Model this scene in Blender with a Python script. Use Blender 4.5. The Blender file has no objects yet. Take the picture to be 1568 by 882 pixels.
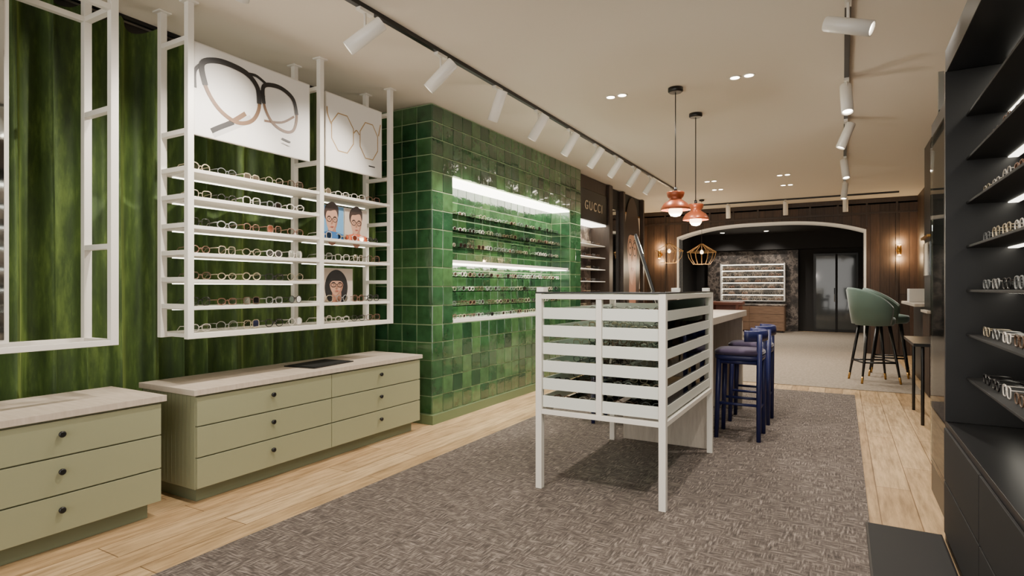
import bpy, bmesh, math, random
from mathutils import Vector, Matrix
random.seed(7)
S=bpy.context.scene
H=3.07
WARM=(1,.91,.80)
def lin(c):
    out=[]
    for v in c[:3]:
        v/=255.0
        out.append(v/12.92 if v<=.04045 else ((v+.055)/1.055)**2.4)
    return (*out,1)
def mat(name,c,rough=.5,metal=0,emit=0,ecol=None,coat=0,sheen=0,trans=0):
    m=bpy.data.materials.new(name); m.use_nodes=True
    b=m.node_tree.nodes['Principled BSDF']
    b.inputs['Base Color'].default_value=lin(c); b.inputs['Roughness'].default_value=rough
    b.inputs['Metallic'].default_value=metal
    if emit:
        b.inputs['Emission Color'].default_value=lin(ecol or c); b.inputs['Emission Strength'].default_value=emit
    if coat: b.inputs['Coat Weight'].default_value=coat
    if sheen: b.inputs['Sheen Weight'].default_value=sheen; b.inputs['Sheen Roughness'].default_value=.35
    if trans: b.inputs['Transmission Weight'].default_value=trans
    return m
def NT(m): return m.node_tree.nodes,m.node_tree.links,m.node_tree.nodes['Principled BSDF']
def coords(ns,ls,kind='Object',scale=(1,1,1),rot=(0,0,0)):
    tc=ns.new('ShaderNodeTexCoord'); mp=ns.new('ShaderNodeMapping')
    mp.inputs['Scale'].default_value=scale; mp.inputs['Rotation'].default_value=rot
    ls.new(tc.outputs[kind],mp.inputs['Vector']); return mp.outputs['Vector']
def noise(ns,ls,vec,scale,detail=4,rough=.5):
    n=ns.new('ShaderNodeTexNoise'); n.inputs['Scale'].default_value=scale; n.inputs['Detail'].default_value=detail
    n.inputs['Roughness'].default_value=rough; ls.new(vec,n.inputs['Vector']); return n.outputs['Fac']
def ramp(ns,ls,fac,stops):
    r=ns.new('ShaderNodeValToRGB'); e=r.color_ramp.elements
    while len(e)<len(stops): e.new(.5)
    for el,(p,c) in zip(e,stops): el.position=p; el.color=lin(c)
    ls.new(fac,r.inputs['Fac']); return r.outputs['Color']
def mix(ns,ls,f,a,b,mode='MIX'):
    n=ns.new('ShaderNodeMix'); n.data_type='RGBA'; n.blend_type=mode
    if isinstance(f,(int,float)): n.inputs[0].default_value=f
    else: ls.new(f,n.inputs[0])
    for i,v in ((6,a),(7,b)):
        if isinstance(v,tuple): n.inputs[i].default_value=v
        else: ls.new(v,n.inputs[i])
    return n.outputs[2]
def bump(ns,ls,b,h,strength=.2,dist=.01):
    n=ns.new('ShaderNodeBump'); n.inputs['Strength'].default_value=strength; n.inputs['Distance'].default_value=dist
    ls.new(h,n.inputs['Height']); ls.new(n.outputs['Normal'],b.inputs['Normal'])
def wood(name,c1,c2,scale=(1,1,1),rough=.5,kind='UV',grain=14):
    m=mat(name,c1,rough); ns,ls,b=NT(m)
    v=coords(ns,ls,kind,scale); f=noise(ns,ls,v,grain,6,.6)
    ls.new(ramp(ns,ls,f,[(.3,c1),(.7,c2)]),b.inputs['Base Color']); bump(ns,ls,b,f,.08,.004); return m
def planks(name,c1,c2,w,l,rot,kind,gap=(60,45,30),rough=.45,gs=(1,12,1),mort=.003,var=.5):
    m=mat(name,c1,rough); ns,ls,b=NT(m)
    v=coords(ns,ls,kind,(1,1,1),(0,0,rot))
    br=ns.new('ShaderNodeTexBrick'); br.offset=.37; br.inputs['Scale'].default_value=1
    br.inputs['Brick Width'].default_value=l; br.inputs['Row Height'].default_value=w
    br.inputs['Mortar Size'].default_value=mort; br.inputs['Mortar Smooth'].default_value=.1
    br.inputs['Color1'].default_value=lin(c1); br.inputs['Color2'].default_value=lin(c2); br.inputs['Mortar'].default_value=lin(gap)
    ls.new(v,br.inputs['Vector'])
    mp=ns.new('ShaderNodeMapping'); mp.inputs['Scale'].default_value=gs; ls.new(v,mp.inputs['Vector'])
    f=noise(ns,ls,mp.outputs['Vector'],3,8,.65)
    g=ramp(ns,ls,f,[(.3,(150,140,125)),(.62,(255,255,255))])
    ls.new(mix(ns,ls,var,br.outputs['Color'],g,'MULTIPLY'),b.inputs['Base Color'])
    bump(ns,ls,b,f,.06,.004); return m
def glassmat(name,tint=(235,245,240),refl=.1,rough=.02):
    m=bpy.data.materials.new(name); m.use_nodes=True; ns=m.node_tree.nodes; ls=m.node_tree.links; ns.clear()
    o=ns.new('ShaderNodeOutputMaterial'); mx=ns.new('ShaderNodeMixShader'); t=ns.new('ShaderNodeBsdfTransparent'); g=ns.new('ShaderNodeBsdfGlossy')
    fr=ns.new('ShaderNodeLayerWeight'); fr.inputs['Blend'].default_value=refl
    t.inputs['Color'].default_value=lin(tint); g.inputs['Roughness'].default_value=rough
    ls.new(fr.outputs['Fresnel'],mx.inputs[0]); ls.new(t.outputs[0],mx.inputs[1]); ls.new(g.outputs[0],mx.inputs[2]); ls.new(mx.outputs[0],o.inputs[0]); return m
def frostmat(name,c,fac):
    m=mat(name,c,.3); ns,ls,b=NT(m); o=[n for n in ns if n.type=='OUTPUT_MATERIAL'][0]
    t=ns.new('ShaderNodeBsdfTransparent'); mx=ns.new('ShaderNodeMixShader'); mx.inputs[0].default_value=fac
    t.inputs['Color'].default_value=lin((240,245,240))
    ls.new(t.outputs[0],mx.inputs[1]); ls.new(b.outputs[0],mx.inputs[2]); ls.new(mx.outputs[0],o.inputs[0]); return m

class MB:
    def __init__(s): s.bm=bmesh.new(); s.mats=[]
    def mi(s,m):
        if m not in s.mats: s.mats.append(m)
        return s.mats.index(m)
    def box(s,x0,x1,y0,y1,z0,z1,m):
        v=[s.bm.verts.new(p) for p in [(x0,y0,z0),(x1,y0,z0),(x1,y1,z0),(x0,y1,z0),(x0,y0,z1),(x1,y0,z1),(x1,y1,z1),(x0,y1,z1)]]
        i=s.mi(m)
        for f in [(3,2,1,0),(4,5,6,7),(0,1,5,4),(1,2,6,5),(2,3,7,6),(3,0,4,7)]:
            s.bm.faces.new([v[k] for k in f]).material_index=i
        return v
    def tbox(s,M,sx,sy,sz,m):
        v=s.box(-sx/2,sx/2,-sy/2,sy/2,-sz/2,sz/2,m)
        for q in v: q.co=M@q.co
    def poly(s,pts,m):
        f=s.bm.faces.new([s.bm.verts.new(p) for p in pts]); f.material_index=s.mi(m); return f
    def lathe(s,prof,M,m,seg=24,cap=True,smooth=True):
        i=s.mi(m); rings=[]
        for r,h in prof:
            rings.append([s.bm.verts.new(M@Vector((r*math.cos(2*math.pi*k/seg),r*math.sin(2*math.pi*k/seg),h))) for k in range(seg)])
        for a,b in zip(rings,rings[1:]):
            for k in range(seg):
                f=s.bm.faces.new([a[k],a[(k+1)%seg],b[(k+1)%seg],b[k]]); f.material_index=i; f.smooth=smooth
        if cap:
            s.bm.faces.new(rings[0][::-1]).material_index=i; s.bm.faces.new(rings[-1]).material_index=i
    def cyl(s,p0,p1,r0,r1,m,seg=12,cap=True):
        p0=Vector(p0);p1=Vector(p1);d=p1-p0
        M=Matrix.Translation(p0)@d.to_track_quat('Z','Y').to_matrix().to_4x4()
        s.lathe([(r0,0),(r1,d.length)],M,m,seg,cap)
    def tube(s,pts,r,m,seg=8,closed=False):
        i=s.mi(m); n=len(pts); P=[Vector(p) for p in pts]; rings=[]
        rr=r if isinstance(r,(list,tuple)) else [r]*n
        up=None
        for k in range(n):
            if closed: d=P[(k+1)%n]-P[k-1]
            else: d=P[min(k+1,n-1)]-P[max(k-1,0)]
            d.normalize()
            if up is None:
                up=Vector((0,0,1)) if abs(d.z)<.9 else Vector((1,0,0))
            a=d.cross(up)
            if a.length<.05: a=d.cross(Vector((1,.3,0)))
            a.normalize(); b=d.cross(a)
            if not closed: up=-b if up.dot(-b)>0 else b
            rings.append([s.bm.verts.new(P[k]+(a*math.cos(2*math.pi*q/seg)+b*math.sin(2*math.pi*q/seg))*rr[k]) for q in range(seg)])
        for k in range(n if closed else n-1):
            A=rings[k];B=rings[(k+1)%n]
            for q in range(seg):
                f=s.bm.faces.new([A[q],A[(q+1)%seg],B[(q+1)%seg],B[q]]); f.material_index=i; f.smooth=True
        if not closed:
            s.bm.faces.new(rings[0][::-1]).material_index=i; s.bm.faces.new(rings[-1]).material_index=i
    def finish(s,name,bevel=0,parent=None,loc=None,rotz=0):
        s.bm.normal_update()
        bmesh.ops.recalc_face_normals(s.bm,faces=[f for f in s.bm.faces])
        uv=s.bm.loops.layers.uv.verify()
        for f in s.bm.faces:
            n=f.normal; a=max(range(3),key=lambda k:abs(n[k]))
            for l in f.loops:
                c=l.vert.co; l[uv].uv=(c.y,c.z) if a==0 else ((c.x,c.z) if a==1 else (c.x,c.y))
        me=bpy.data.meshes.new(name); s.bm.to_mesh(me); s.bm.free()
        for m in s.mats: me.materials.append(m)
        o=bpy.data.objects.new(name,me); S.collection.objects.link(o)
        if bevel:
            b=o.modifiers.new('bevel','BEVEL'); b.width=bevel; b.segments=2; b.limit_method='ANGLE'; b.angle_limit=math.radians(50)
        if parent: o.parent=parent
        if loc: o.location=loc
        o.rotation_euler[2]=rotz
        return o
def light(name,kind,loc,energy,col=WARM,parent=None,aim=None,**k):
    L=bpy.data.lights.new(name,kind); L.energy=energy; L.color=col
    for a,v in k.items(): setattr(L,a,v)
    o=bpy.data.objects.new(name,L); S.collection.objects.link(o); o.location=loc
    if aim is not None: o.rotation_euler=Vector(aim).to_track_quat('-Z','Y').to_euler()
    if parent: o.parent=parent
    return o

# ---------- materials
WHITE=mat('white_powdercoat',(228,223,213),.4)
WHITEP=mat('white_gloss',(236,232,224),.25)
BLACK=mat('black_satin',(16,16,17),.35)
BLACKM=mat('black_matte',(11,11,11),.7)
CEIL=mat('ceiling_plaster',(222,212,196),.9)
SAGE=mat('sage_lacquer',(143,144,114),.45)
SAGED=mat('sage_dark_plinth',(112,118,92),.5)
TOPW=wood('pale_ash_top',(178,163,146),(198,185,169),(1,6,1),.45,'Object',6)
DESKW=wood('pale_oak_veneer',(172,160,146),(192,182,168),(8,8,1),.5,'Object',5)
OAK=planks('oak_planks',(214,184,142),(188,156,114),.19,1.5,math.pi/2,'Object',(130,100,66),.42,(1,10,1),.003,.8)
WALN=planks('walnut_panels',(84,63,50),(60,46,37),.16,3.2,math.pi/2,'UV',(20,15,12),.5,(1,14,1),.004,.6)
WALND=wood('dark_walnut',(48,38,32),(66,52,43),(10,1,1),.45,'UV',4)
TERRA=mat('copper_terracotta_glaze',(160,82,50),.32,.25)
BULB=mat('opal_bulb',(255,240,215),.4,0,5,(255,225,180))
LED=mat('led_panel',(255,252,240),.4,0,8.0,(255,248,230))
LEDS=mat('led_strip',(255,252,240),.4,0,4,(255,248,230))
LENS=mat('spot_lens',(255,250,240),.3,0,14,(255,242,222))
NAVY=mat('navy_lacquer',(32,38,84),.38)
SEATB=mat('aubergine_fabric',(58,48,74),.85,sheen=.4)
TEAL=mat('teal_boucle',(98,120,110),.9,sheen=.5)
GOLD=mat('brass',(190,146,80),.3,1)
MIRROR=mat('mirror_silver',(200,205,205),.04,1)
DARKW=mat('anthracite_wall',(36,34,33),.7)
GLASS=glassmat('clear_glass',(240,247,243),.25)
TINT=glassmat('tinted_glass',(226,232,229),.12)
GROUT=mat('pale_green_grout',(146,164,124),.8)
PAPER=mat('poster_paper',(222,219,214),.5)

VELVET=mat('green_velvet',(52,76,26),.7,sheen=.8)
ns,ls,b=NT(VELVET); v=coords(ns,ls,'Object',(2.5,2.5,.5)); f=noise(ns,ls,v,5,6,.65)
ls.new(ramp(ns,ls,f,[(.3,(36,54,22)),(.52,(62,84,34)),(.75,(106,130,58))]),b.inputs['Base Color'])
b.inputs['Sheen Tint'].default_value=lin((170,190,100))

TILE=mat('green_glazed_tile',(58,110,62),.08,coat=.8)
ns,ls,b=NT(TILE); at=ns.new('ShaderNodeAttribute'); at.attribute_name='tint'
v=coords(ns,ls,'Object'); f=noise(ns,ls,v,9,3,.5)
cloud=ramp(ns,ls,f,[(.3,(195,195,195)),(.7,(255,255,255))])
ls.new(mix(ns,ls,1.0,at.outputs['Color'],cloud,'MULTIPLY'),b.inputs['Base Color'])
f2=noise(ns,ls,v,14,2,.5); bump(ns,ls,b,f2,.5,.008)

CARPET=mat('woven_carpet',(112,100,92),.95)
ns,ls,b=NT(CARPET)
v1=coords(ns,ls,'Object',(12,95,1)); v2=coords(ns,ls,'Object',(95,12,1)); v3=coords(ns,ls,'Object',(9,9,1))
a1=noise(ns,ls,v1,1,3,.6); a2=noise(ns,ls,v2,1,3,.6); a3=noise(ns,ls,v3,1.2,3,.6)
r3=ns.new('ShaderNodeValToRGB'); r3.color_ramp.elements[0].position=.42; r3.color_ramp.elements[1].position=.58; ls.new(a3,r3.inputs[0])
st=[(.34,(60,53,49)),(.5,(90,81,75)),(.66,(146,134,125))]
c1=ramp(ns,ls,a1,st); c2=ramp(ns,ls,a2,st)
ls.new(mix(ns,ls,r3.outputs[0],c1,c2),b.inputs['Base Color']); bump(ns,ls,b,a1,.3,.004)
BEIGE=mat('beige_carpet',(170,158,142),.95)
ns,ls,b=NT(BEIGE); v=coords(ns,ls,'Object'); f=noise(ns,ls,v,28,5,.7)
ls.new(ramp(ns,ls,f,[(.3,(120,109,95)),(.7,(162,150,134))]),b.inputs['Base Color'])
def marble(name,st,sc):
    m=mat(name,(80,70,64),.4)
    ns,ls,b=NT(m); v=coords(ns,ls,'Object'); f=noise(ns,ls,v,sc,10,.75)
    ls.new(ramp(ns,ls,f,st),b.inputs['Base Color']); return m
MARBLE=marble('dark_marble_paper',[(.36,(34,30,29)),(.5,(96,84,76)),(.56,(164,148,134)),(.64,(62,54,50))],3.2)
MARBLE2=marble('veined_marble_wall',[(.38,(28,25,24)),(.49,(70,62,57)),(.53,(140,128,118)),(.57,(60,53,49)),(.7,(34,30,29))],3.4)

# ---------- shell
XW=-4.16; XR=1.25
AL,AR=-3.26,.37; mid=(AL+AR)/2; hw=(AR-AL)/2
m=MB(); m.box(XW-.2,XR+.2,-1.5,20.2,-.12,0,OAK); m.finish('floor')
m=MB(); m.box(-2.7,.13,-1.4,8.15,0,.008,CARPET); m.finish('carpet_runner')
m=MB(); m.box(-3.44,.86,8.6,13.45,0,.007,BEIGE); m.box(AL+.01,AR-.01,13.45,13.81,0,.007,BEIGE); m.box(XW+.02,XR-.02,13.81,19.25,0,.007,BEIGE); m.finish('floor_beige_carpet')
m=MB(); m.box(XW-.2,XR+.2,-1.5,13.5,H,H+.12,CEIL); m.box(XW-.2,XR+.2,13.5,20.2,2.95,3.1,DARKW); m.finish('ceiling')
WL=mat('wall_left_paint',(90,84,76),.8)
m=MB(); m.box(XW-.15,XW,-1.5,11.5,0,H,WL); m.box(XW-.15,XW,11.5,13.5,0,H,WALN); m.box(XW-.15,XW,13.8,20.2,0,H,DARKW); m.finish('wall_left')
m=MB(); m.box(XR,XR+.15,-1.5,13.5,0,H,WALN); m.box(XR,XR+.15,13.5,20.2,0,H,DARKW); m.finish('wall_right')
m=MB(); m.box(XW,XR,19.6,19.75,0,H,DARKW); m.finish('wall_back')
m=MB(); m.box(XW,XR,19.0,19.6,2.46,2.95,DARKW); m.finish('trim_2')
def archz(x): return 2.42+.24*(1-abs((x-mid)/hw)**2.8)
xs=[AL+(AR-AL)*(.5-.5*math.cos(math.pi*k/36)) for k in range(37)]
arc=[(x,archz(x)) for x in xs]
m=MB()
Y0,Y1=13.5,13.8
m.box(XW,AL,Y0,Y1,0,H,WALN); m.box(AR,XR,Y0,Y1,0,H,WALN)
for (xa,za),(xb,zb) in zip(arc,arc[1:]):
    m.poly([(xa,Y0,za),(xb,Y0,zb),(xb,Y0,H),(xa,Y0,H)],WALN)
    m.poly([(xa,Y1,za),(xa,Y1,H),(xb,Y1,H),(xb,Y1,zb)],WALN)
for x in [XW+.08+.5*k for k in range(11)]:
    z0=archz(x)+.12 if AL-.05<x<AR+.05 else .1
    m.box(x-.018,x+.018,13.475,13.5,z0,H-.02,WALND)
m.box(XW,XR,13.47,13.5,H-.09,H-.001,WALND); m.box(XW,XR,13.472,13.5,2.76,2.80,WALND)
m.finish('wall_arch')
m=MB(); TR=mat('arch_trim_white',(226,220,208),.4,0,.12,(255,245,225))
path=[(AL,0)]+arc+[(AR,0)]
def off(k,d):
    if k==0: return (path[0][0]-d,0)
    if k==len(path)-1: return (path[-1][0]+d,0)
    x,z=path[k]; return (mid+(x-mid)*(hw+d)/hw,z+d)
for k in range(len(path)-1):
    A,B=path[k],path[k+1]; C,D=off(k+1,.04),off(k,.04)
    m.poly([(A[0],13.455,A[1]),(B[0],13.455,B[1]),(C[0],13.455,C[1]),(D[0],13.455,D[1])],TR)
    m.poly([(D[0],13.455,D[1]),(C[0],13.455,C[1]),(C[0],13.499,C[1]),(D[0],13.499,D[1])],TR)
    m.poly([(A[0],13.455,A[1]),(A[0],13.81,A[1]),(B[0],13.81,B[1]),(B[0],13.455,B[1])],TR)
m.finish('trim_1')

# ---------- curtain
m=MB(); i=m.mi(VELVET); ny=560; nz=18; y0,y1=-.4,4.40
grid=[]
for a in range(ny+1):
    y=y0+(y1-y0)*a/ny; ph=y*29+1.8*math.sin(y*3.1)+1.0*math.sin(y*7.7)
    col=[]
    for c in range(nz+1):
        z=.02+3.0*c/nz
        amp=.058+.012*math.sin(y*5+z*.8)
        p1=ph+.22*math.sin(z*1.6+y*2); sn=math.sin(p1)
        x=-4.055+amp*math.tanh(1.4*sn)+.010*math.sin(ph*2.3+z*.7)
        col.append(m.bm.verts.new((x,y+.022*math.cos(p1),z+(.02*sn if c==nz else 0))))
    grid.append(col)
for a in range(ny):
    for c in range(nz):
        f=m.bm.faces.new([grid[a][c],grid[a+1][c],grid[a+1][c+1],grid[a][c+1]]); f.smooth=True; f.material_index=i
m.box(-4.07,-4.04,-.4,4.4,3.045,H,BLACK)
m.finish('velvet_curtain')

# ---------- tile wall
m=MB(); lay=m.bm.loops.layers.float_color.new('tint')
TX=-3.4; TY0,TY1=4.44,8.06; NY0,NY1=4.78,7.68; NZ0,NZ1=.946,2.42; NB=-3.70
e=.006
m.box(XW+.005,TX-e,TY0+e,NY0,0,H-.005,GROUT); m.box(XW+.005,TX-e,NY1,TY1,0,H-.005,GROUT)
m.box(XW+.005,TX-e,NY0,NY1,0,NZ0,GROUT); m.box(XW+.005,TX-e,NY0,NY1,NZ1,H-.005,GROUT); m.box(XW+.005,NB-e,NY0,NY1,NZ0,NZ1,GROUT)
ti=m.mi(TILE)
def tile(o,du,dv,n):
    g=.0032
    o=Vector(o);du=Vector(du);dv=Vector(dv);n=Vector(n)
    uu=du.normalized();vv=dv.normalized()
    base=[o+uu*g+vv*g, o+du-uu*g+vv*g, o+du+dv-uu*g-vv*g, o+dv+uu*g-vv*g]
    ins=.004
    cs=[(1,1),(-1,1),(-1,-1),(1,-1)]
    ti_=[random.uniform(-.0018,.0018) for _ in range(2)]
    top=[p+n*(e+.001+ti_[0]*a+ti_[1]*c)+uu*ins*a+vv*ins*c for p,(a,c) in zip(base,cs)]
    B=[m.bm.verts.new(p) for p in base]; T=[m.bm.verts.new(p) for p in top]
    k=random.random()**1.3; c0=lin((56,96,60)); c1=lin((82,122,74)); c2=lin((40,76,50))
    q=random.random()
    col=[c0[j]*(1-k)+(c1[j] if q<.5 else c2[j])*k for j in range(3)]+[1]
    fs=[m.bm.faces.new(T)]
    for r in range(4): fs.append(m.bm.faces.new([B[r],B[(r+1)%4],T[(r+1)%4],T[r]]))
    for f in fs:
        f.material_index=ti
        for l in f.loops: l[lay]=col
def edges(a,b,n): return [a+(b-a)*k/n for k in range(n+1)]
ye=edges(TY0,NY0,2)+edges(NY0,NY1,17)[1:]+edges(NY1,TY1,2)[1:]
ze=edges(.09,NZ0,5)+edges(NZ0,NZ1,8)[1:]+edges(NZ1,H-.01,4)[1:]
for a,b_ in zip(ye,ye[1:]):
    for c,d in zip(ze,ze[1:]):
        inn=(a>=NY0-.001 and b_<=NY1+.001 and c>=NZ0-.001 and d<=NZ1+.001)
        tile((NB-e if inn else TX-e,a,c),(0,b_-a,0),(0,0,d-c),(1,0,0))
xe=edges(TX-e,XW+.02,4)
for a,b_ in zip(xe,xe[1:]):
    for c,d in zip(ze,ze[1:]): tile((a,TY0+e,c),(b_-a,0,0),(0,0,d-c),(0,-1,0))
xe=edges(NB,TX-e,2)
for a,b_ in zip(xe,xe[1:]):
    for c,d in zip(ze[5:13],ze[6:14]): 
        tile((a,NY1,c),(b_-a,0,0),(0,0,d-c),(0,-1,0)); tile((a,NY0,c),(b_-a,0,0),(0,0,d-c),(0,1,0))
SK=mat('green_skirting',(100,116,80),.5)
m.box(XW+.01,TX+.03,TY0-.03,TY1,.0,.088,SK)
m.finish('wall_tiled_green')
m=MB()
m.box(NB+.015,TX-.012,NY0+.012,NY1-.012,NZ1-.03,NZ1-.01,LED)
m.box(NB+.015,TX-.004,NY0+.01,NY1-.01,NZ0+.003,NZ0+.035,WHITEP)
m.box(NB+.015,TX-.03,NY0+.012,NY1-.012,1.555,1.585,WHITEP)
m.box(NB+.04,TX-.05,NY0+.03,NY1-.03,1.547,1.554,LED)
NSH=[2.06,1.895,1.725,1.42,1.27,1.12]
for z in NSH: m.box(NB+.02,TX-.05,NY0+.014,NY1-.014,z-.008,z,GLASS)
m.finish('niche_glass_shelving')

# ---------- eyeglasses
_k=mat('acetate_black',(24,22,22),.25);_t=mat('acetate_tortoise',(84,62,44),.3);_c=mat('champagne_wire',(186,172,146),.3,.7);_w=mat('acetate_clear',(206,198,188),.2);_s=mat('steel_wire',(160,160,158),.3,.8);_b=mat('acetate_brown',(110,76,58),.3);_g=mat('acetate_grey',(104,106,106),.3)
GM=[_k,_t,_c,_w,_s,_b,_g]
MIXD=[_k,_t,_c,_w,_s,_b,_g]; MIXL=[_k,_t,_c,_c,_w,_w,_s,_s,_g,_b]
LENSG=glassmat('lens_glass',(232,234,232),.32,.05)
PAL=MIXD
def specs(m,x,y,z,yaw=0,sc=1.0,lens=True):
    mt=random.choice(PAL); r=.0032*random.uniform(.7,1.25); w=random.uniform(.023,.027); h=random.uniform(.018,.024); pw=random.choice([2,2.6,3.4])
    M=Matrix.Translation((x,y,z+h*sc+.004))@Matrix.Rotation(yaw,4,'Z')@Matrix.Scale(sc,4)
    for sgn in (-1,1):
        pts=[]
        for k in range(14):
            t=2*math.pi*k/14; c=math.cos(t); s_=math.sin(t)
            pts.append(M@Vector((0,sgn*.034+math.copysign(abs(c)**(2/pw),c)*w,math.copysign(abs(s_)**(2/pw),s_)*h)))
        m.tube(pts,r,mt,5,True)
        if lens: m.poly(pts,LENSG)
        m.tube([M@Vector(p) for p in [(0,sgn*.059,h*.55),(-.012,sgn*.066,h*.55),(-.09,sgn*.062,h*.4),(-.13,sgn*.058,-h)]],r*.85,mt,4)
    m.tube([M@Vector(p) for p in [(0,-.012,.004),(.002,0,.007),(0,.012,.004)]],r,mt,5)
m=MB()
for z in NSH+[NZ0+.035]:
    y=NY0+.14
    while y<NY1-.1:
        specs(m,TX-.1+random.uniform(-.01,.01),y,z,random.uniform(-.12,.12)); y+=.18+random.uniform(-.01,.012)
m.finish('eyeglasses_in_niche')

# ---------- hanging display racks
FX,BX=-3.5,-3.79; pt=.02
ROWS=[2.04,1.87,1.69,1.52,1.353,1.185]
def rack(name,y0,ym,y1,rows1,rows2,bars):
    m=MB()
    for x in (FX,BX):
        for y in (y0,ym,y1): m.box(x-pt,x+pt,y-pt,y+pt,.985,H,WHITE)
    for z in bars:
        for y in (y0,ym,y1): m.box(BX+pt,FX-pt,y-pt+.002,y+pt-.002,z-.015,z+.015,WHITE)
    for z in (.985,):
        m.box(FX-pt+.001,FX+pt-.001,y0,y1,z,z+.035,WHITE); m.box(BX-pt+.001,BX+pt-.001,y0,y1,z,z+.035,WHITE)
        m.box(BX+pt,FX-pt,y0+pt,y1-pt,z+.005,z+.03,WHITE)
    for ya,yb,rows in ((y0,ym,rows1),(ym,y1,rows2)):
        for z in rows:
            m.box(BX-.01,FX+.015,ya+pt,yb-pt,z-.022,z,WHITE)
            m.box(BX+.02,BX+.04,ya+.05,yb-.05,z-.028,z-.0225,LEDS)
    for x,y in ((FX,y0),(FX,ym),(FX,y1),(BX,y0),(BX,ym),(BX,y1)): m.box(x-.04,x+.04,y-.04,y+.04,H-.012,H-.001,WHITE)
    return m.finish(name,.002)
R1=rack('hanging_display_rack',2.13,3.165,3.96,ROWS,[2.04,1.69,1.52,1.185],[2.84,2.27]+ROWS)
m=MB(); PAL=MIXL
for z in ROWS+[1.02]:
    y=2.24
    while y<3.12: specs(m,FX-.06,y,z,random.uniform(-.2,.2),1.15); y+=.185
    if z in (1.87,1.353): continue
    y=3.27
    while y<3.92: specs(m,FX-.06,y,z,random.uniform(-.2,.2),1.15); y+=.18
m.finish('eyeglasses_on_rack'); PAL=MIXD
m=MB()
for x in (FX,BX):
    for y in (.7,1.70): m.box(x-pt,x+pt,y-pt,y+pt,.985,H,WHITE)
for z in (1.0,1.53,2.29,2.84):
    for y in (.7,1.70): m.box(BX+pt,FX-pt,y-pt+.002,y+pt-.002,z-.015,z+.015,WHITE)
    if z in (1.0,2.84):
        for x in (FX,BX): m.box(x-pt+.001,x+pt-.001,.72,1.68,z-.015,z+.015,WHITE)
m.box(FX-.01,FX,.75,1.24,1.03,2.82,WHITE); m.box(FX+.0005,FX+.004,.77,1.22,1.05,2.8,MIRROR)
m.finish('hanging_mirror_rack',.002)

# ---------- posters
def smooth(pts,n=6,closed=True):
    out=[];L=len(pts)
    rng=range(L) if closed else range(L-1)
    for i in rng:
        g=(lambda j:pts[j%L]) if closed else (lambda j:pts[max(0,min(L-1,j))])
        p0,p1,p2,p3=g(i-1),g(i),g(i+1),g(i+2)
        for k in range(n):
            t=k/n
            out.append(tuple(.5*((2*p1[a])+(-p0[a]+p2[a])*t+(2*p0[a]-5*p1[a]+4*p2[a]-p3[a])*t*t+(-p0[a]+3*p1[a]-3*p2[a]+p3[a])*t**3) for a in (0,1)))
    if not closed: out.append(pts[-1])
    return out
class Flat:
    def __init__(s,m,x,y0,y1,z0,z1): s.m=m;s.x=x;s.y0=y0;s.y1=y1;s.z0=z0;s.z1=z1;s.k=0
    def P(s,p,d): return (s.x+d,s.y0+(s.y1-s.y0)*p[0],s.z1-(s.z1-s.z0)*p[1])
    def fill(s,pts,mt,sm=True):
        s.k+=1; q=smooth(pts) if sm else pts
        s.m.poly([s.P(p,.0004*s.k) for p in q],mt)
    def line(s,pts,w,mt,closed=True,sm=True):
        s.k+=1; q=smooth(pts,6,closed) if sm else pts; n=len(q); W=(s.y1-s.y0);Z=(s.z1-s.z0)
        Q=[(p[0]*W,p[1]*Z) for p in q]; off=[]
        for i in range(n):
            a=Q[i-1] if (closed or i>0) else Q[i]; b=Q[(i+1)%n] if (closed or i<n-1) else Q[i]
            d=Vector((b[0]-a[0],b[1]-a[1])); 
            if d.length<1e-6: d=Vector((1,0))
            d.normalize(); ww=(w(i/n) if callable(w) else w)/2
            off.append(((Q[i][0]-d.y*ww)/W,(Q[i][1]+d.x*ww)/Z,(Q[i][0]+d.y*ww)/W,(Q[i][1]-d.x*ww)/Z))
        for i in range(n if closed else n-1):
            A=off[i];B=off[(i+1)%n]
            s.m.poly([s.P(A[:2],.0004*s.k),s.P(B[:2],.0004*s.k),s.P(B[2:],.0004*s.k),s.P(A[2:],.0004*s.k)],mt)
INK=mat('print_black',(22,19,19),.5);BRN=mat('print_brown',(108,78,50),.5);INKG=mat('print_gold',(164,134,90),.5);GRY=mat('print_shadow',(186,184,182),.5)
SKIN=mat('print_skin',(190,144,118),.5);SKIN2=mat('print_skin_shade',(160,112,90),.5);BLU=mat('print_blue',(34,92,150),.5);ORG=mat('print_orange',(206,94,52),.5);HAIRB=mat('print_hair',(52,34,26),.5);BEI=mat('print_beige',(196,180,164),.5);LIP=mat('print_lips',(150,74,64),.5);SKYB=mat('print_skyblue',(98,150,192),.5)
SILV=mat('poster_frame_edge',(205,200,192),.4)
x=FX
def framed(m,y0,y1,z0,z1):
    m.box(x-.02,x+.003,y0,y1,z0,z1,SILV); m.poly([(x+.0034,y0+.008,z0+.008),(x+.0034,y1-.008,z0+.008),(x+.0034,y1-.008,z1-.008),(x+.0034,y0+.008,z1-.008)],PAPER)
    return Flat(m,x+.0036,y0,y1,z0,z1)
m=MB(); F=framed(m,2.155,3.06,2.255,2.835)
F.line([(.45,.66),(.30,.80),(.14,.95)],.05,GRY,False)
F.line([(.40,.62),(.27,.78),(.13,.92)],.03,BRN,False)
F.line([(.30,.76),(.20,.85),(.13,.92)],.032,INK,False)
F.line([(.84,.48),(.72,.6),(.56,.64)],.016,BRN,False)
F.line([(.06,.22),(.01,.32),(.01,.5)],.022,INK,False)
L1=[(.06,.22),(.165,.14),(.30,.13),(.42,.17),(.495,.28),(.515,.5),(.455,.68),(.33,.75),(.19,.66),(.09,.46)]
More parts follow.
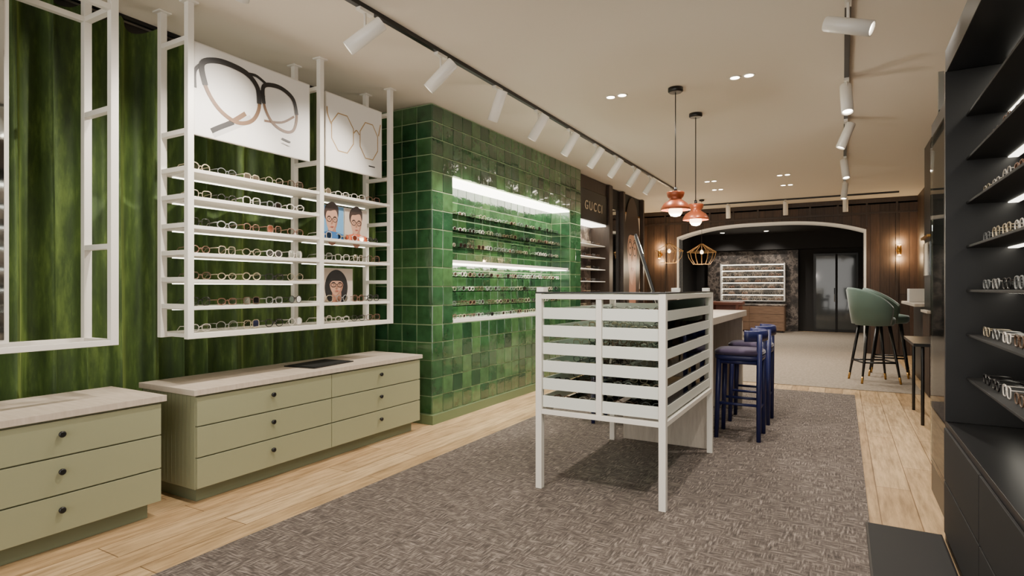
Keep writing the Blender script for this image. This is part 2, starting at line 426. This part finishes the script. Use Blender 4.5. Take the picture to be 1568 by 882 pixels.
L2=[(.55,.24),(.64,.19),(.74,.20),(.83,.29),(.865,.48),(.83,.66),(.74,.70),(.63,.63),(.56,.46)]
F.line(L1,.026,BRN); F.line(L2,.020,BRN)
F.line([(.085,.44),(.06,.22),(.165,.13),(.30,.12),(.42,.16),(.50,.28),(.515,.46)],.036,INK,False)
F.line([(.555,.44),(.55,.24),(.64,.18),(.74,.19),(.83,.27),(.865,.45)],.030,INK,False)
F.line([(.42,.15),(.49,.14),(.57,.19)],.02,INK,False); F.line([(.50,.36),(.53,.31),(.555,.36)],.024,INK,False)
F.line([(.72,.80),(.80,.82)],.014,INK,False,False);F.line([(.72,.85),(.80,.87)],.007,GRY,False,False)
m.finish('eyewear_poster')
m=MB(); F=framed(m,3.215,3.85,2.255,2.835)
hexa=lambda cx,cy,rx,ry:[(cx+rx*math.cos(math.pi*k/4+.39),cy+ry*math.sin(math.pi*k/4+.39)) for k in range(8)]
F.line(hexa(.28,.5,.20,.28),.010,INKG,True,False);F.line(hexa(.75,.5,.18,.28),.010,INKG,True,False)
F.line([(.47,.45),(.52,.40),(.57,.45)],.010,INKG,False);F.line([(.09,.42),(.03,.30),(.02,.2)],.012,INKG,False);F.line([(.93,.38),(.97,.2)],.012,INKG,False)
F.line([(.74,.86),(.86,.86)],.010,INK,False,False)
m.finish('eyewear_poster')
def head(F,cx,cy,s,hair,longh=False):
    W=(F.y1-F.y0)
    el=lambda ax,ay,rx,ry,n=12:[(ax+rx*s*math.cos(2*math.pi*k/n),ay+ry*s*math.sin(2*math.pi*k/n)) for k in range(n)]
    if longh: F.fill(el(cx,cy+.08*s,.36,.56),hair)
    else: F.fill(el(cx-.02,cy-.16*s,.25,.28),hair)
    F.fill([(cx-.1*s,cy+.1*s),(cx+.12*s,cy+.1*s),(cx+.13*s,cy+.6*s),(cx-.12*s,cy+.6*s)],SKIN2)
    F.fill([(cx-.21*s,cy-.1*s),(cx-.15*s,cy-.28*s),(cx,cy-.33*s),(cx+.15*s,cy-.28*s),(cx+.21*s,cy-.1*s),(cx+.19*s,cy+.1*s),(cx+.11*s,cy+.27*s),(cx,cy+.33*s),(cx-.11*s,cy+.27*s),(cx-.19*s,cy+.1*s)],SKIN)
    F.fill([(cx+.205*s,cy-.08*s),(cx+.19*s,cy+.1*s),(cx+.11*s,cy+.265*s),(cx+.0*s,cy+.325*s),(cx+.1*s,cy+.16*s),(cx+.15*s,cy+.02*s)],SKIN2)
    if longh: F.fill([(cx-.25*s,cy+.05*s),(cx-.24*s,cy-.3*s),(cx,cy-.44*s),(cx+.24*s,cy-.3*s),(cx+.25*s,cy+.05*s),(cx+.16*s,cy-.11*s),(cx,cy-.13*s),(cx-.16*s,cy-.11*s)],hair)
    else: F.fill([(cx-.23*s,cy-.06*s),(cx-.22*s,cy-.3*s),(cx,cy-.46*s),(cx+.22*s,cy-.34*s),(cx+.22*s,cy-.08*s),(cx+.14*s,cy-.25*s),(cx-.05*s,cy-.22*s),(cx-.17*s,cy-.2*s)],hair)
    for q in (-1,1):
        F.fill(el(cx+q*.095*s,cy-.01*s,.035,.012,8),SKIN2); F.fill(el(cx+q*.095*s,cy-.01*s,.016,.011,8),INK)
        F.line([(cx+q*.05*s,cy-.075*s),(cx+q*.1*s,cy-.088*s),(cx+q*.15*s,cy-.07*s)],.013*W*s,hair,False)
        F.line(el(cx+q*.10*s,cy-.005*s,.08,.062),.016*W*s,INK)
    F.line([(cx-.02*s,cy-.02*s),(cx+.02*s,cy-.02*s)],.014*W*s,INK,False,False)
    F.fill([(cx-.005*s,cy+.03*s),(cx-.03*s,cy+.1*s),(cx,cy+.112*s),(cx+.026*s,cy+.1*s)],SKIN2); F.fill([(cx-.065*s,cy+.18*s),(cx-.02*s,cy+.168*s),(cx+.02*s,cy+.168*s),(cx+.065*s,cy+.18*s),(cx,cy+.202*s)],LIP)
def card(y0,y1,z0,z1,bg):
    m=MB(); m.box(FX-.09,FX-.075,y0,y1,z0,z1,PAPER)
    F=Flat(m,FX-.0745,y0,y1,z0,z1); F.fill([(.01,.01),(.01,.99),(.99,.99),(.99,.01)],bg,False); return m,F
m,F=card(3.22,3.48,1.693,1.965,SKYB); head(F,.5,.42,1.15,HAIRB); F.fill([(.01,.99),(.03,.84),(.35,.76),(.65,.78),(.97,.84),(.99,.99)],BLU,False); m.finish('portrait_card')
m,F=card(3.49,3.75,1.693,1.965,BEI); head(F,.5,.44,1.15,HAIRB); F.fill([(.01,.99),(.04,.84),(.35,.78),(.65,.78),(.97,.84),(.99,.99)],ORG,False); m.finish('portrait_card')
m,F=card(3.22,3.58,1.188,1.46,BEI); head(F,.5,.5,.95,INK,True); m.finish('portrait_card')

# ---------- drawer cabinets
def cabinet(name,y0,y1,split):
    m=MB(); xf=-3.35; xb=-3.93
    m.box(xb,xf-.02,y0+.01,y1-.01,.09,.655,SAGE)
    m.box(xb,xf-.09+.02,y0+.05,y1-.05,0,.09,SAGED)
    m.box(xb-.005,xf+.012,y0-.012,y1+.012,.658,.692,TOPW)
    ed=split; zs=[.095,.283,.471,.652]
    for a,b_ in zip(ed,ed[1:]):
        for c,d in zip(zs,zs[1:]):
            m.box(xf-.02,xf,a+.003,b_-.003,c+.002,d-.006,SAGE)
            yc=(a+b_)/2; zc=(c+d)/2+.02
            M=Matrix.Translation((xf,yc,zc))@Matrix.Rotation(math.pi/2,4,'Y')
            m.lathe([(.006,0),(.006,.012),(.015,.014),(.016,.024),(.012,.028)],M,BLACK,14)
    for k in range(1,14):
        xx=xb+(xf-.02-xb)*k/14; m.box(xx-.001,xx+.001,y0+.0085,y0+.0105,.1,.65,SAGED)
    return m.finish(name,.0025)
cabinet('drawer_cabinet',2.075,4.205,[2.085,3.14,4.195])
cabinet('drawer_cabinet',-.1,1.89,[-.09,.9,1.88])
m=MB(); m.tbox(Matrix.Translation((-3.62,3.27,.6975))@Matrix.Rotation(.12,4,'Z'),.3,.46,.008,BLACK); m.tbox(Matrix.Translation((-3.62,3.27,.703))@Matrix.Rotation(.12,4,'Z'),.27,.42,.003,BLACKM); m.finish('display_tray',.002)

# ---------- glass display case
m=MB(); X0,X1,Y0,Y1=-1.705,-.905,3.365,4.74; p=.021; ZT=1.265
for x in (X0,X1):
    for y in (Y0,Y1): m.box(x-p,x+p,y-p,y+p,.008,ZT,WHITE)
for z in (.49,ZT-.035):
    for y in (Y0,Y1): m.box(X0+p,X1-p,y-p+.002,y+p-.002,z,z+.03,WHITE)
    for x in (X0,X1): m.box(x-p+.002,x+p-.002,Y0+p,Y1-p,z,z+.03,WHITE)
FR=frostmat('frosted_drawer_front',(232,235,227),.84)
nb=6; zs=.535; pitch=(1.215-zs)/nb
xm=(X0+X1)/2+.01
for y in (Y0,Y1): m.box(xm-.018,xm+.018,y-.016,y+.016,.52,ZT-.035,WHITE)
for k in range(nb):
    za=zs+k*pitch; zb=za+pitch*.64
    for a,b_ in ((X0+p+.004,xm-.02),(xm+.02,X1-p-.004)):
        m.box(a,b_,Y0-.008,Y0+.004,za,zb,FR)
        m.box(a,b_,Y1-.004,Y1+.008,za,zb,FR)
        m.box(a+.01,b_-.01,Y0+.006,Y1-.006,za+.0,za+.006,GLASS)
    for x in (X0,X1): m.box(x-.004,x+.004,Y0+p+.004,Y1-p-.004,za,zb-.01,FR)
m.box(X1-.010,X1-.006,Y0+.025,Y1-.025,.525,ZT-.04,TINT)
m.box(X0-.02,X1+.02,Y0-.02,Y1+.02,ZT,ZT+.01,GLASS)
m.box(X0-.022,X1+.022,Y0-.024,Y0-.02,ZT+.001,ZT+.010,BLACK)
m.box(X1+.0205,X1+.024,Y0-.02,Y1+.02,ZT+.001,ZT+.010,BLACK)
m.box(X0-.02,X0+.03,Y0-.01,Y0+.06,ZT+.01,ZT+.04,WHITEP); m.box(xm+.1,xm+.16,Y1-.05,Y1,ZT+.01,ZT+.035,WHITEP);m.box(X1-.05,X1,Y1-.05,Y1,ZT+.01,ZT+.035,WHITEP)
m.finish('glass_display_case',.0015)
m=MB()
for k in range(nb):
    za=zs+k*pitch+.007
    for yy in (3.53,3.85,4.15,4.45):
        for xx in (-1.62,-1.44,-1.2,-1.02): 
            M0=len(m.bm.verts); specs(m,0,0,0,0,1.0,False); m.bm.verts.ensure_lookup_table()
            for q in m.bm.verts[M0:]: q.co=Vector((xx+q.co.y,yy-q.co.x,za+q.co.z))
m.finish('eyeglasses_in_case')

# ---------- bar desk
m=MB(); m.box(-1.70,-.90,4.79,6.72,1.0,1.06,DESKW); m.box(-1.64,-.93,4.82,4.88,.008,1.0,DESKW); m.box(-1.64,-.93,6.60,6.66,.008,1.0,DESKW)
m.box(-1.32,-1.27,4.88,6.6,.2,.999,DESKW)
m.finish('bar_desk',.004)
m=MB(); M=Matrix.Translation((-1.62,5.45,1.46))@Matrix.Rotation(.30,4,'Z')@Matrix.Rotation(-.30,4,'Y')
m.tbox(M,.022,.30,.72,BLACK); m.tbox(M@Matrix.Translation((.013,0,0)),.004,.27,.69,MIRROR); m.tbox(M@Matrix.Translation((-.013,0,0)),.004,.29,.70,WHITEP)
m.box(-1.62,-1.40,5.33,5.57,1.061,1.073,BLACK); m.cyl((-1.53,5.45,1.073),(-1.58,5.45,1.3),.01,.01,BLACK)
m.finish('table_mirror',.002)

# ---------- blue stools
def stool(x,y,rot):
    m=MB(); SH=.74
    R=[(-.17,-.17),(.17,-.17),(.17,.17),(-.17,.17)]
    tops=[(-.15,-.15),(.15,-.15),(.15,.15),(-.15,.15)]
    for (a,b_),(c,d) in zip(R,tops):
        back=a>0
        zt=.90 if back else SH-.05
        f=(zt)/(SH-.05)
        tx,ty=a+(c-a)*min(f,1),b_+(d-b_)*min(f,1)
        if back: tx+=.025
        m.tube([(a,b_,0),((a+tx)/2,(b_+ty)/2,zt/2),(tx,ty,zt)],[.018,.022,.022],NAVY,12)
    for k in range(4):
        a,b_=R[k];c,d=R[(k+1)%4]; zz=.26 if k%2 else .3
        m.cyl((a*.96,b_*.96,zz),(c*.96,d*.96,zz),.012,.012,NAVY,10)
        m.cyl((a*.89,b_*.89,SH-.08),(c*.89,d*.89,SH-.08),.02,.02,NAVY,10)
    def sq(r,z,n=32,pw=4):
        return [(math.copysign(abs(math.cos(2*math.pi*k/n))**(2/pw),math.cos(2*math.pi*k/n))*r,math.copysign(abs(math.sin(2*math.pi*k/n))**(2/pw),math.sin(2*math.pi*k/n))*r,z) for k in range(n)]
    def stack(lst,mt):
        rs=[[m.bm.verts.new(p) for p in sq(r,z)] for r,z in lst]; i=m.mi(mt)
        for A,B in zip(rs,rs[1:]):
            for k in range(32):
                f=m.bm.faces.new([A[k],A[(k+1)%32],B[(k+1)%32],B[k]]); f.smooth=True; f.material_index=i
        m.bm.faces.new(rs[0][::-1]).material_index=i; m.bm.faces.new(rs[-1]).material_index=i
    stack([(.17,SH-.07),(.195,SH-.06),(.2,SH-.04),(.195,SH-.025)],NAVY)
    stack([(.185,SH-.025),(.2,SH-.012),(.2,SH+.005),(.18,SH+.022),(.1,SH+.03)],SEATB)
    pts=[]
    for k in range(17):
        t=-1.35+2.7*k/16; pts.append((.02+.19*math.cos(t),.21*math.sin(t),.885))
    i=m.mi(NAVY); rs=[]
    for px,py,pz in pts:
        n=Vector((px-.02,py,0)).normalized()
        rs.append([m.bm.verts.new((px+n.x*o,py+n.y*o,pz+h)) for o,h in ((-.016,-.04),(.0,-.048),(.016,-.04),(.018,0),(.016,.04),(0,.048),(-.016,.04),(-.018,0))])
    for A,B in zip(rs,rs[1:]):
        for k in range(8):
            f=m.bm.faces.new([A[k],A[(k+1)%8],B[(k+1)%8],B[k]]); f.smooth=True; f.material_index=i
    m.bm.faces.new(rs[0]).material_index=i;m.bm.faces.new(rs[-1][::-1]).material_index=i
    return m.finish('bar_stool',loc=(x,y,.009),rotz=rot)
stool(-.78,5.42,.0); stool(-.78,6.12,.0); stool(-1.90,5.38,math.pi)

# ---------- teal bar chairs
def barchair(x,y,rot):
    m=MB(); SH=.84
    for a,b_ in ((-1,-1),(1,-1),(1,1),(-1,1)):
        m.tube([(a*.24,b_*.22,0),(a*.2,b_*.19,.3),(a*.14,b_*.13,SH-.06)],[.012,.018,.022],BLACK,10)
        m.cyl((a*.241,b_*.221,0),(a*.228,b_*.21,.09),.0135,.016,GOLD,10)
    c=[(-.205,-.19),(.205,-.19),(.205,.19),(-.205,.19)]
    for k in range(4): m.cyl((*c[k],.28),(*c[(k+1)%4],.28),.012,.012,BLACK,8)
    m.lathe([(.1,SH-.07),(.22,SH-.06),(.25,SH-.03),(.255,SH+.02),(.24,SH+.05),(.15,SH+.07),(.02,SH+.072)],Matrix.Identity(4),TEAL,32)
    i=m.mi(TEAL); rs=[]
    for k in range(33):
        t=-2.0+4.0*k/32; f=abs(t)/2.0
        zt=1.30-.26*f**2.2; zb=SH-.03; fl=.05*(1-f*.5)
        dx,dy=-math.cos(t),math.sin(t)
        sec=[(.245,zb),(.27,zb-.01),(.29+fl*.4,(zb+zt)/2),(.29+fl,zt-.03),(.275+fl,zt),(.25+fl,zt-.01),(.24+fl*.5,(zb+zt)/2)]
        rs.append([m.bm.verts.new((dx*r,dy*r,z)) for r,z in sec])
    for A,B in zip(rs,rs[1:]):
        for k in range(7):
            f=m.bm.faces.new([A[k],A[(k+1)%7],B[(k+1)%7],B[k]]); f.smooth=True; f.material_index=i
    m.bm.faces.new(rs[0]).material_index=i;m.bm.faces.new(rs[-1][::-1]).material_index=i
    return m.finish('upholstered_bar_chair',loc=(x,y,.008),rotz=rot)
barchair(.38,9.45,.35); barchair(.60,10.2,-.1)
m=MB(); m.box(.80,1.2,9.0,10.9,1.06,1.10,DESKW); m.box(.95,1.2,9.1,10.8,.0,1.06,BLACK); m.box(.82,1.0,9.9,10.2,1.101,1.29,WHITEP)
m.finish('bar_counter',.003)

# ---------- pendants
def pendant(x,y,zb):
    m=MB(); M=Matrix.Translation((x,y,0))
    m.lathe([(.065,H-.001),(.065,H-.03),(.055,H-.04)][::-1],M,BLACK,24)
    m.cyl((x,y,zb+.2),(x,y,H-.03),.0045,.0045,BLACK,8)
    m.lathe([(.014,zb+.25),(.014,zb+.20)][::-1],M,BLACK,16)
    m.lathe([(.012,zb+.215),(.075,zb+.21),(.078,zb+.20),(.07,zb+.17),(.05,zb+.145),(.062,zb+.135),(.10,zb+.11),(.125,zb+.07),(.128,zb+.05),(.122,zb+.05),(.118,zb+.07),(.09,zb+.105),(.04,zb+.125)],M,TERRA,36,False)
    m.lathe([(.02,zb+.12),(.045,zb+.09),(.06,zb+.05),(.058,zb+.025),(.04,zb+.0),(.01,zb-.008)],M,BULB,24)
    o=m.finish('copper_pendant_lamp')
    light('bulb_light','POINT',(x,y,zb-.06),22,parent=o,shadow_soft_size=.05)
pendant(-1.285,5.19,1.94); pendant(-1.295,6.05,1.94)
WIRE=mat('antique_gold_wire',(150,116,70),.45,.6)
def wirep(x,y,z):
    m=MB(); m.cyl((x,y,z+.2),(x,y,H-.001),.003,.003,BLACK,6)
    m.lathe([(.05,H-.03),(.05,H-.001)],Matrix.Translation((x,y,0)),BLACK,16)
    for k in range(14):
        t=2*math.pi*k/14; c,s_=math.cos(t),math.sin(t)
        m.tube([(x+r*c,y+r*s_,z+h) for r,h in ((.03,.2),(.10,.15),(.28,.04),(.25,-.08),(.17,-.2))],.003,WIRE,4)
    for r,h in ((.28,.04),(.17,-.2),(.03,.2)): m.tube([(x+r*math.cos(2*math.pi*k/24),y+r*math.sin(2*math.pi*k/24),z+h) for k in range(24)],.004,WIRE,5,True)
    m.lathe([(.01,z+.0),(.03,z+.015),(.034,z+.045),(.015,z+.08)],Matrix.Translation((x,y,0)),BULB,16)
    o=m.finish('wire_pendant_lamp'); light('bulb_light','POINT',(x,y,z-.26),18,(1,.8,.55),parent=o,shadow_soft_size=.05)
wirep(-3.1,12,2.02); wirep(-2.45,12,1.98)
def sconce(x,z):
    m=MB(); y=13.475
    m.lathe([(.05,0),(.05,.02)],Matrix.Translation((x,y,z))@Matrix.Rotation(math.pi/2,4,'X'),GOLD,20)
    m.cyl((x,y-.02,z),(x,y-.1,z),.008,.008,GOLD); m.cyl((x,y-.1,z-.09),(x,y-.1,z+.09),.035,.035,GOLD,16)
    m.cyl((x,y-.1,z+.0901),(x,y-.1,z+.1),.03,.03,BULB,16); m.cyl((x,y-.1,z-.1),(x,y-.1,z-.0901),.03,.03,BULB,16)
    o=m.finish('brass_wall_sconce')
    light('up_light','POINT',(x,y-.1,z+.16),10,(1,.7,.38),parent=o,shadow_soft_size=.03); light('down_light','POINT',(x,y-.1,z-.16),10,(1,.7,.38),parent=o,shadow_soft_size=.03)
sconce(-3.68,2.08); sconce(.95,2.03)

# ---------- tracks and spots
m=MB(); m.box(-2.618,-2.582,.6,10.4,H-.03,H-.0005,BLACK); m.finish('ceiling_light_track',.001)
m=MB(); m.box(.012,.048,.8,11.5,H-.03,H-.0005,BLACK); m.finish('ceiling_light_track',.001)
m=MB(); m.box(-2.6,.9,12.68,12.715,H-.03,H-.0005,BLACK); m.finish('ceiling_light_track',.001)
def spot(x,y,aim,energy=55,size=70,L=.27,r=.046):
    a=Vector(aim).normalized(); m=MB(); pz=H-.19
    m.box(x-.018,x+.018,y-.06,y+.06,H-.05,H-.0305,WHITE); m.cyl((x,y,H-.05),(x,y,pz),.009,.009,WHITE,10)
    P=Vector((x,y,pz)); q=a.to_track_quat('Z','Y').to_matrix().to_4x4()
    M=Matrix.Translation(P)@q
    m.lathe([(r*.92,-L*.5),(r,-L*.47),(r,L*.5),(r*.86,L*.5),(r*.8,L*.42)],M,WHITEP,24,False)
    m.lathe([(.001,-L*.5),(r*.92,-L*.5)],M,WHITEP,24,False); m.lathe([(.001,L*.44),(r*.81,L*.44)],M,LENS,24,False)
    o=m.finish('track_spotlight')
    light('spot_beam','SPOT',P+a*(L*.5+.012),energy,WARM,parent=o,aim=a,spot_size=math.radians(size),spot_blend=.9,shadow_soft_size=.035)
ys=[1.05,1.87,2.71,3.50,4.32,5.10,5.87,6.63,7.33,8.1,8.9]
aims=[(-.6,-.3,-.7),(-.6,.2,-.7),(-.62,-.42,-.6),(-.55,-.25,-.62),(-.45,.1,-.9),(-.5,-.1,-.8),(-.5,-.1,-.8),(-.5,-.1,-.75),(-.5,-.1,-.75),(-.5,-.1,-.75),(-.5,-.1,-.75)]
for y,a in zip(ys,aims): spot(-2.6,y,a,95 if y<4 else 85,84)
for y,a in ((2.4,(-.3,.3,-.9)),(4.05,(.72,-.15,-.3)),(5.6,(.05,-.35,-.9)),(6.95,(-.35,-.1,-.9)),(8.9,(.1,-.3,-.9)),(10.9,(-.1,-.2,-.9))): spot(.03,y,a,80,105)
for x in (-2.06,-.98,.05): spot(x,12.70,(0,.15,-1),55,100)
def downl(x,y):
    m=MB()
    for dx in (-.055,.055):
        m.lathe([(.048,H-.006),(.05,H-.0005)],Matrix.Translation((x+dx,y,0)),WHITEP,20); m.lathe([(.001,H-.0065),(.036,H-.0065)],Matrix.Translation((x+dx,y,0)),LENS,20,False)
    o=m.finish('recessed_downlight'); light('down_beam','SPOT',(x,y,H-.02),125,WARM,parent=o,aim=(0,0,-1),spot_size=math.radians(140),spot_blend=.9,shadow_soft_size=.06)
for p_ in ((-1.81,5.13),(-.73,5.17),(-1.9,10.0),(-1.95,10.9),(-.8,10.0),(-.83,11.0),(-1.81,1.9),(-.73,1.9)): downl(*p_)

# ---------- wall unit beyond the tiles
m=MB(); U0,U1=8.09,11.5; ux=-3.5
def bx(y0,y1,z0,z1,mt,d=.0,back=XW+.01): m.box(back,ux+d,y0,y1,z0,z1,mt)
bx(U0,U0+.08,0,H-.01,WALND,.02); bx(9.45,9.62,0,H-.01,WALND,.04); bx(10.22,10.32,0,H-.01,WALND,.03); bx(11.42,11.5,0,H-.01,WALND,.03)
bx(U0+.08,9.45,2.86,H-.01,WALND); bx(U0+.08,9.45,2.37,2.85,BLACK,.01); bx(U0+.08,9.45,0,.9,WALND)
bx(U0+.08,9.45,.9,2.37,MARBLE,-.3)
m.box(ux-.29,ux-.02,U0+.09,9.44,2.345,2.365,LEDS)
for k in range(6): m.box(ux-.29,ux-.03,U0+.085,9.445,1.0+.2*k,1.012+.2*k,WHITEP)
bx(9.62,10.22,0,H-.01,DARKW,-.05); m.box(ux-.049,ux-.044,9.68,10.16,.8,2.7,MIRROR); m.box(ux-.045,ux-.03,9.64,9.68,.8,2.7,LEDS)
bx(10.32,11.42,0,H-.01,DARKW,-.04)
for z in (.3,.6): m.box(ux,ux+.012,U0+.1,9.43,z-.29,z-.01,WALND)
o=m.finish('walnut_wall_display')
LET=mat('sign_lettering',(205,190,165),.4)
fc=bpy.data.curves.new('lettering','FONT'); fc.body='GUCCI'; fc.size=.2; fc.extrude=.004; fc.align_x='CENTER'; fc.align_y='CENTER'; fc.space_character=1.35
fo=bpy.data.objects.new('lettering',fc); S.collection.objects.link(fo); fo.location=(ux+.016,8.8,2.6); fo.rotation_euler=(math.pi/2,0,math.pi/2); fc.materials.append(LET); fo.parent=o
m=MB()
for k in range(6):
    y=U0+.2
    while y<9.4: specs(m,ux-.1,y,1.013+.2*k,0,1.05,False); y+=.2
m.finish('eyeglasses_on_wall_display')
m=MB(); m.box(ux-.039,ux-.02,10.38,11.38,1.25,2.72,GOLD)
F=Flat(m,ux-.0195,10.40,11.36,1.27,2.70); F.fill([(.01,.01),(.01,.99),(.99,.99),(.99,.01)],BEI,False); head(F,.5,.46,1.45,HAIRB,True); m.finish('portrait_poster')

# ---------- back room
m=MB(); m.box(-3.75,-1.15,19.3,19.595,0,2.44,MARBLE2)
m.box(-3.3,-1.5,19.285,19.3,.9,2.05,MARBLE2)
for k in range(7):
    m.box(-3.3,-1.5,19.02,19.285,.90+.185*k,.92+.185*k,WHITEP)
    if k: m.box(-3.28,-1.52,19.04,19.10,.892+.185*k,.8995+.185*k,LED)
for x in (-3.3,-1.5): m.box(x-.02,x+.02,19.02,19.285,.9,2.05,WHITEP)
m.finish('back_display_wall')
m=MB()
for k in range(6):
    x=-3.18
    while x<-1.58:
        mt=random.choice([GM[0],GM[1],GM[5],GM[0]]); M=Matrix.Translation((x,19.06,.96+.185*k))
        for s_ in (-1,1): m.tube([M@Vector((s_*.038+.032*math.cos(2*math.pi*q/10),0,.03*math.sin(2*math.pi*q/10))) for q in range(10)],.010,mt,4,True)
        x+=.19
m.finish('eyeglasses_in_back_room')
WM=wood('mid_walnut',(112,86,66),(144,114,90),(1,10,1),.45,'UV',4)
m=MB(); m.box(-3.3,-1.45,18.4,18.95,.05,.78,WM); m.box(-3.32,-1.43,18.38,18.97,.78,.82,MARBLE)
for k in range(3):
    for a,b_ in ((-3.28,-2.4),(-2.38,-1.47)): m.box(a,b_,18.38,18.4,.07+.235*k,.295+.235*k,WM)
m.box(-3.28,-1.5,18.45,18.9,.0075,.05,BLACK)
m.finish('back_drawer_counter',.002)
RED=wood('red_walnut',(118,60,42),(140,76,54),(1,8,1),.35,'Object',4)
m=MB(); m.box(-3.1,-2.3,16.0,16.8,.86,.93,RED); m.box(-3.05,-2.98,16.05,16.75,.0075,.86,RED); m.box(-2.42,-2.35,16.05,16.75,.0075,.86,RED); m.box(-2.98,-2.42,16.4,16.44,.5,.86,RED); m.finish('reception_desk',.003)
m=MB()
DG=mat('door_glass_dark',(60,64,64),.06,0,coat=.5)
m.box(-.75,.4,19.54,19.597,0,2.32,BLACK); m.box(-.68,-.18,19.525,19.54,.08,2.25,DG); m.box(-.12,.34,19.525,19.54,.08,2.25,DG)
m.box(-.18,-.12,19.51,19.54,0,2.3,BLACKM); m.cyl((-.2,19.48,.9),(-.2,19.48,1.3),.012,.012,MIRROR); m.cyl((-.2,19.48,.95),(-.2,19.53,.95),.008,.008,MIRROR);m.cyl((-.2,19.48,1.25),(-.2,19.53,1.25),.008,.008,MIRROR)
m.finish('door_1')
for x,y,a,en in ((-2.4,16.2,(0,0,-1),240),(-.2,16.8,(0,0,-1),180),(-3.1,18.1,(0,.75,-1),100),(-1.9,18.1,(0,.75,-1),100)):  # the two tilted ones are added spots that brighten the marble display wall
    m=MB(); m.lathe([(.07,2.93),(.075,2.9495)],Matrix.Translation((x,y,0)),WHITEP,20); m.lathe([(.001,2.929),(.06,2.929)],Matrix.Translation((x,y,0)),LENS,20,False)
    o=m.finish('recessed_downlight'); light('down_beam','SPOT',(x,y,2.9),en,WARM,parent=o,aim=a,spot_size=math.radians(140 if a[1]==0 else 80),spot_blend=.9,shadow_soft_size=.06)

# ---------- right side
m=MB(); CY0,CY1=1.0,3.70
m.box(.80,.95,CY0,CY1,.0,2.52,BLACK); m.box(.46,.80,CY0,CY1,0,.62,BLACK); m.box(.46,.80,CY0,CY1,2.40,2.52,BLACK)
for y in (CY0,3.66): m.box(.455,.80,y,y+.04,.62,2.40,BLACK)
m.box(.78,.80,CY0+.04,3.66,.62,2.4,MARBLE)
m.box(.70,.77,CY0+.05,3.65,2.385,2.399,LEDS)
for k in range(7):
    m.box(.54,.78,CY0+.04,3.66,.84+.22*k,.852+.22*k,BLACKM)
    m.box(.70,.74,CY0+.05,3.65,.834+.22*k,.8395+.22*k,LEDS)  # glowing strips added to brighten the eyewear on the dark shelves
for a,b_ in ((1.04,1.9),(1.91,2.79),(2.80,3.66)):
    for k in range(2): m.box(.45,.46,a,b_,.06+.27*k,.32+.27*k,BLACKM)
m.finish('black_display_cabinet',.002)
m=MB(); PAL=MIXL
for k in range(7):
    y=1.9
    while y<3.58:
        M0=len(m.bm.verts); specs(m,0,0,0,0,1.05,False)
        m.bm.verts.ensure_lookup_table()
        for q in m.bm.verts[M0:]: q.co=Vector((.58-q.co.x,y-q.co.y,.853+.22*k+q.co.z))
        y+=.19
m.finish('eyeglasses_in_black_cabinet')
m=MB(); m.box(.11,.448,1.0,3.71,.0085,.025,BLACK); m.box(.12,.44,1.1,3.70,.0251,.027,BLACKM); m.finish('black_base_plate',.002)
m=MB(); m.box(.5,.95,3.76,4.6,0,2.35,BLACK); m.box(.49,.5,3.8,4.56,.2,2.25,TINT); m.box(.5,.53,4.3,4.33,2.35,2.6,MIRROR); m.finish('black_glass_cabinet',.002)
m=MB(); m.box(.9,1.24,8.3,8.95,0,H-.01,BLACK)
for k in range(9): m.box(.88,.9,8.31+.07*k,8.35+.07*k,.02,1.0,WALN)
m.box(.86,.9,8.3,8.95,1.0,1.03,DESKW); m.box(.885,.899,8.36,8.9,1.45,1.85,MIRROR); m.box(.86,.9,8.3,8.95,1.9,1.93,GOLD)
m.finish('slatted_black_column',.002)
m=MB(); m.box(.58,.95,6.6,7.6,.75,.78,BLACK); m.box(.9,.94,6.65,7.55,.0,.75,BLACK); m.cyl((.66,6.7,0),(.66,6.7,.75),.015,.015,BLACK); m.cyl((.66,7.5,0),(.66,7.5,.75),.015,.015,BLACK); m.finish('black_console_table',.002)

# ---------- world / camera
w=bpy.data.worlds.new('world'); S.world=w; w.use_nodes=True
bg=w.node_tree.nodes['Background']; bg.inputs[0].default_value=(1,.96,.9,1); bg.inputs[1].default_value=2.4
cam=bpy.data.cameras.new('camera'); co=bpy.data.objects.new('camera',cam); S.collection.objects.link(co)
co.location=(0,0,1.3); co.rotation_euler=(math.pi/2,0,math.atan(506/890)); cam.lens=20.43; cam.sensor_width=36; cam.clip_start=.05
S.camera=co
S.view_settings.view_transform='AgX'; S.view_settings.look='None'; S.view_settings.exposure=.38
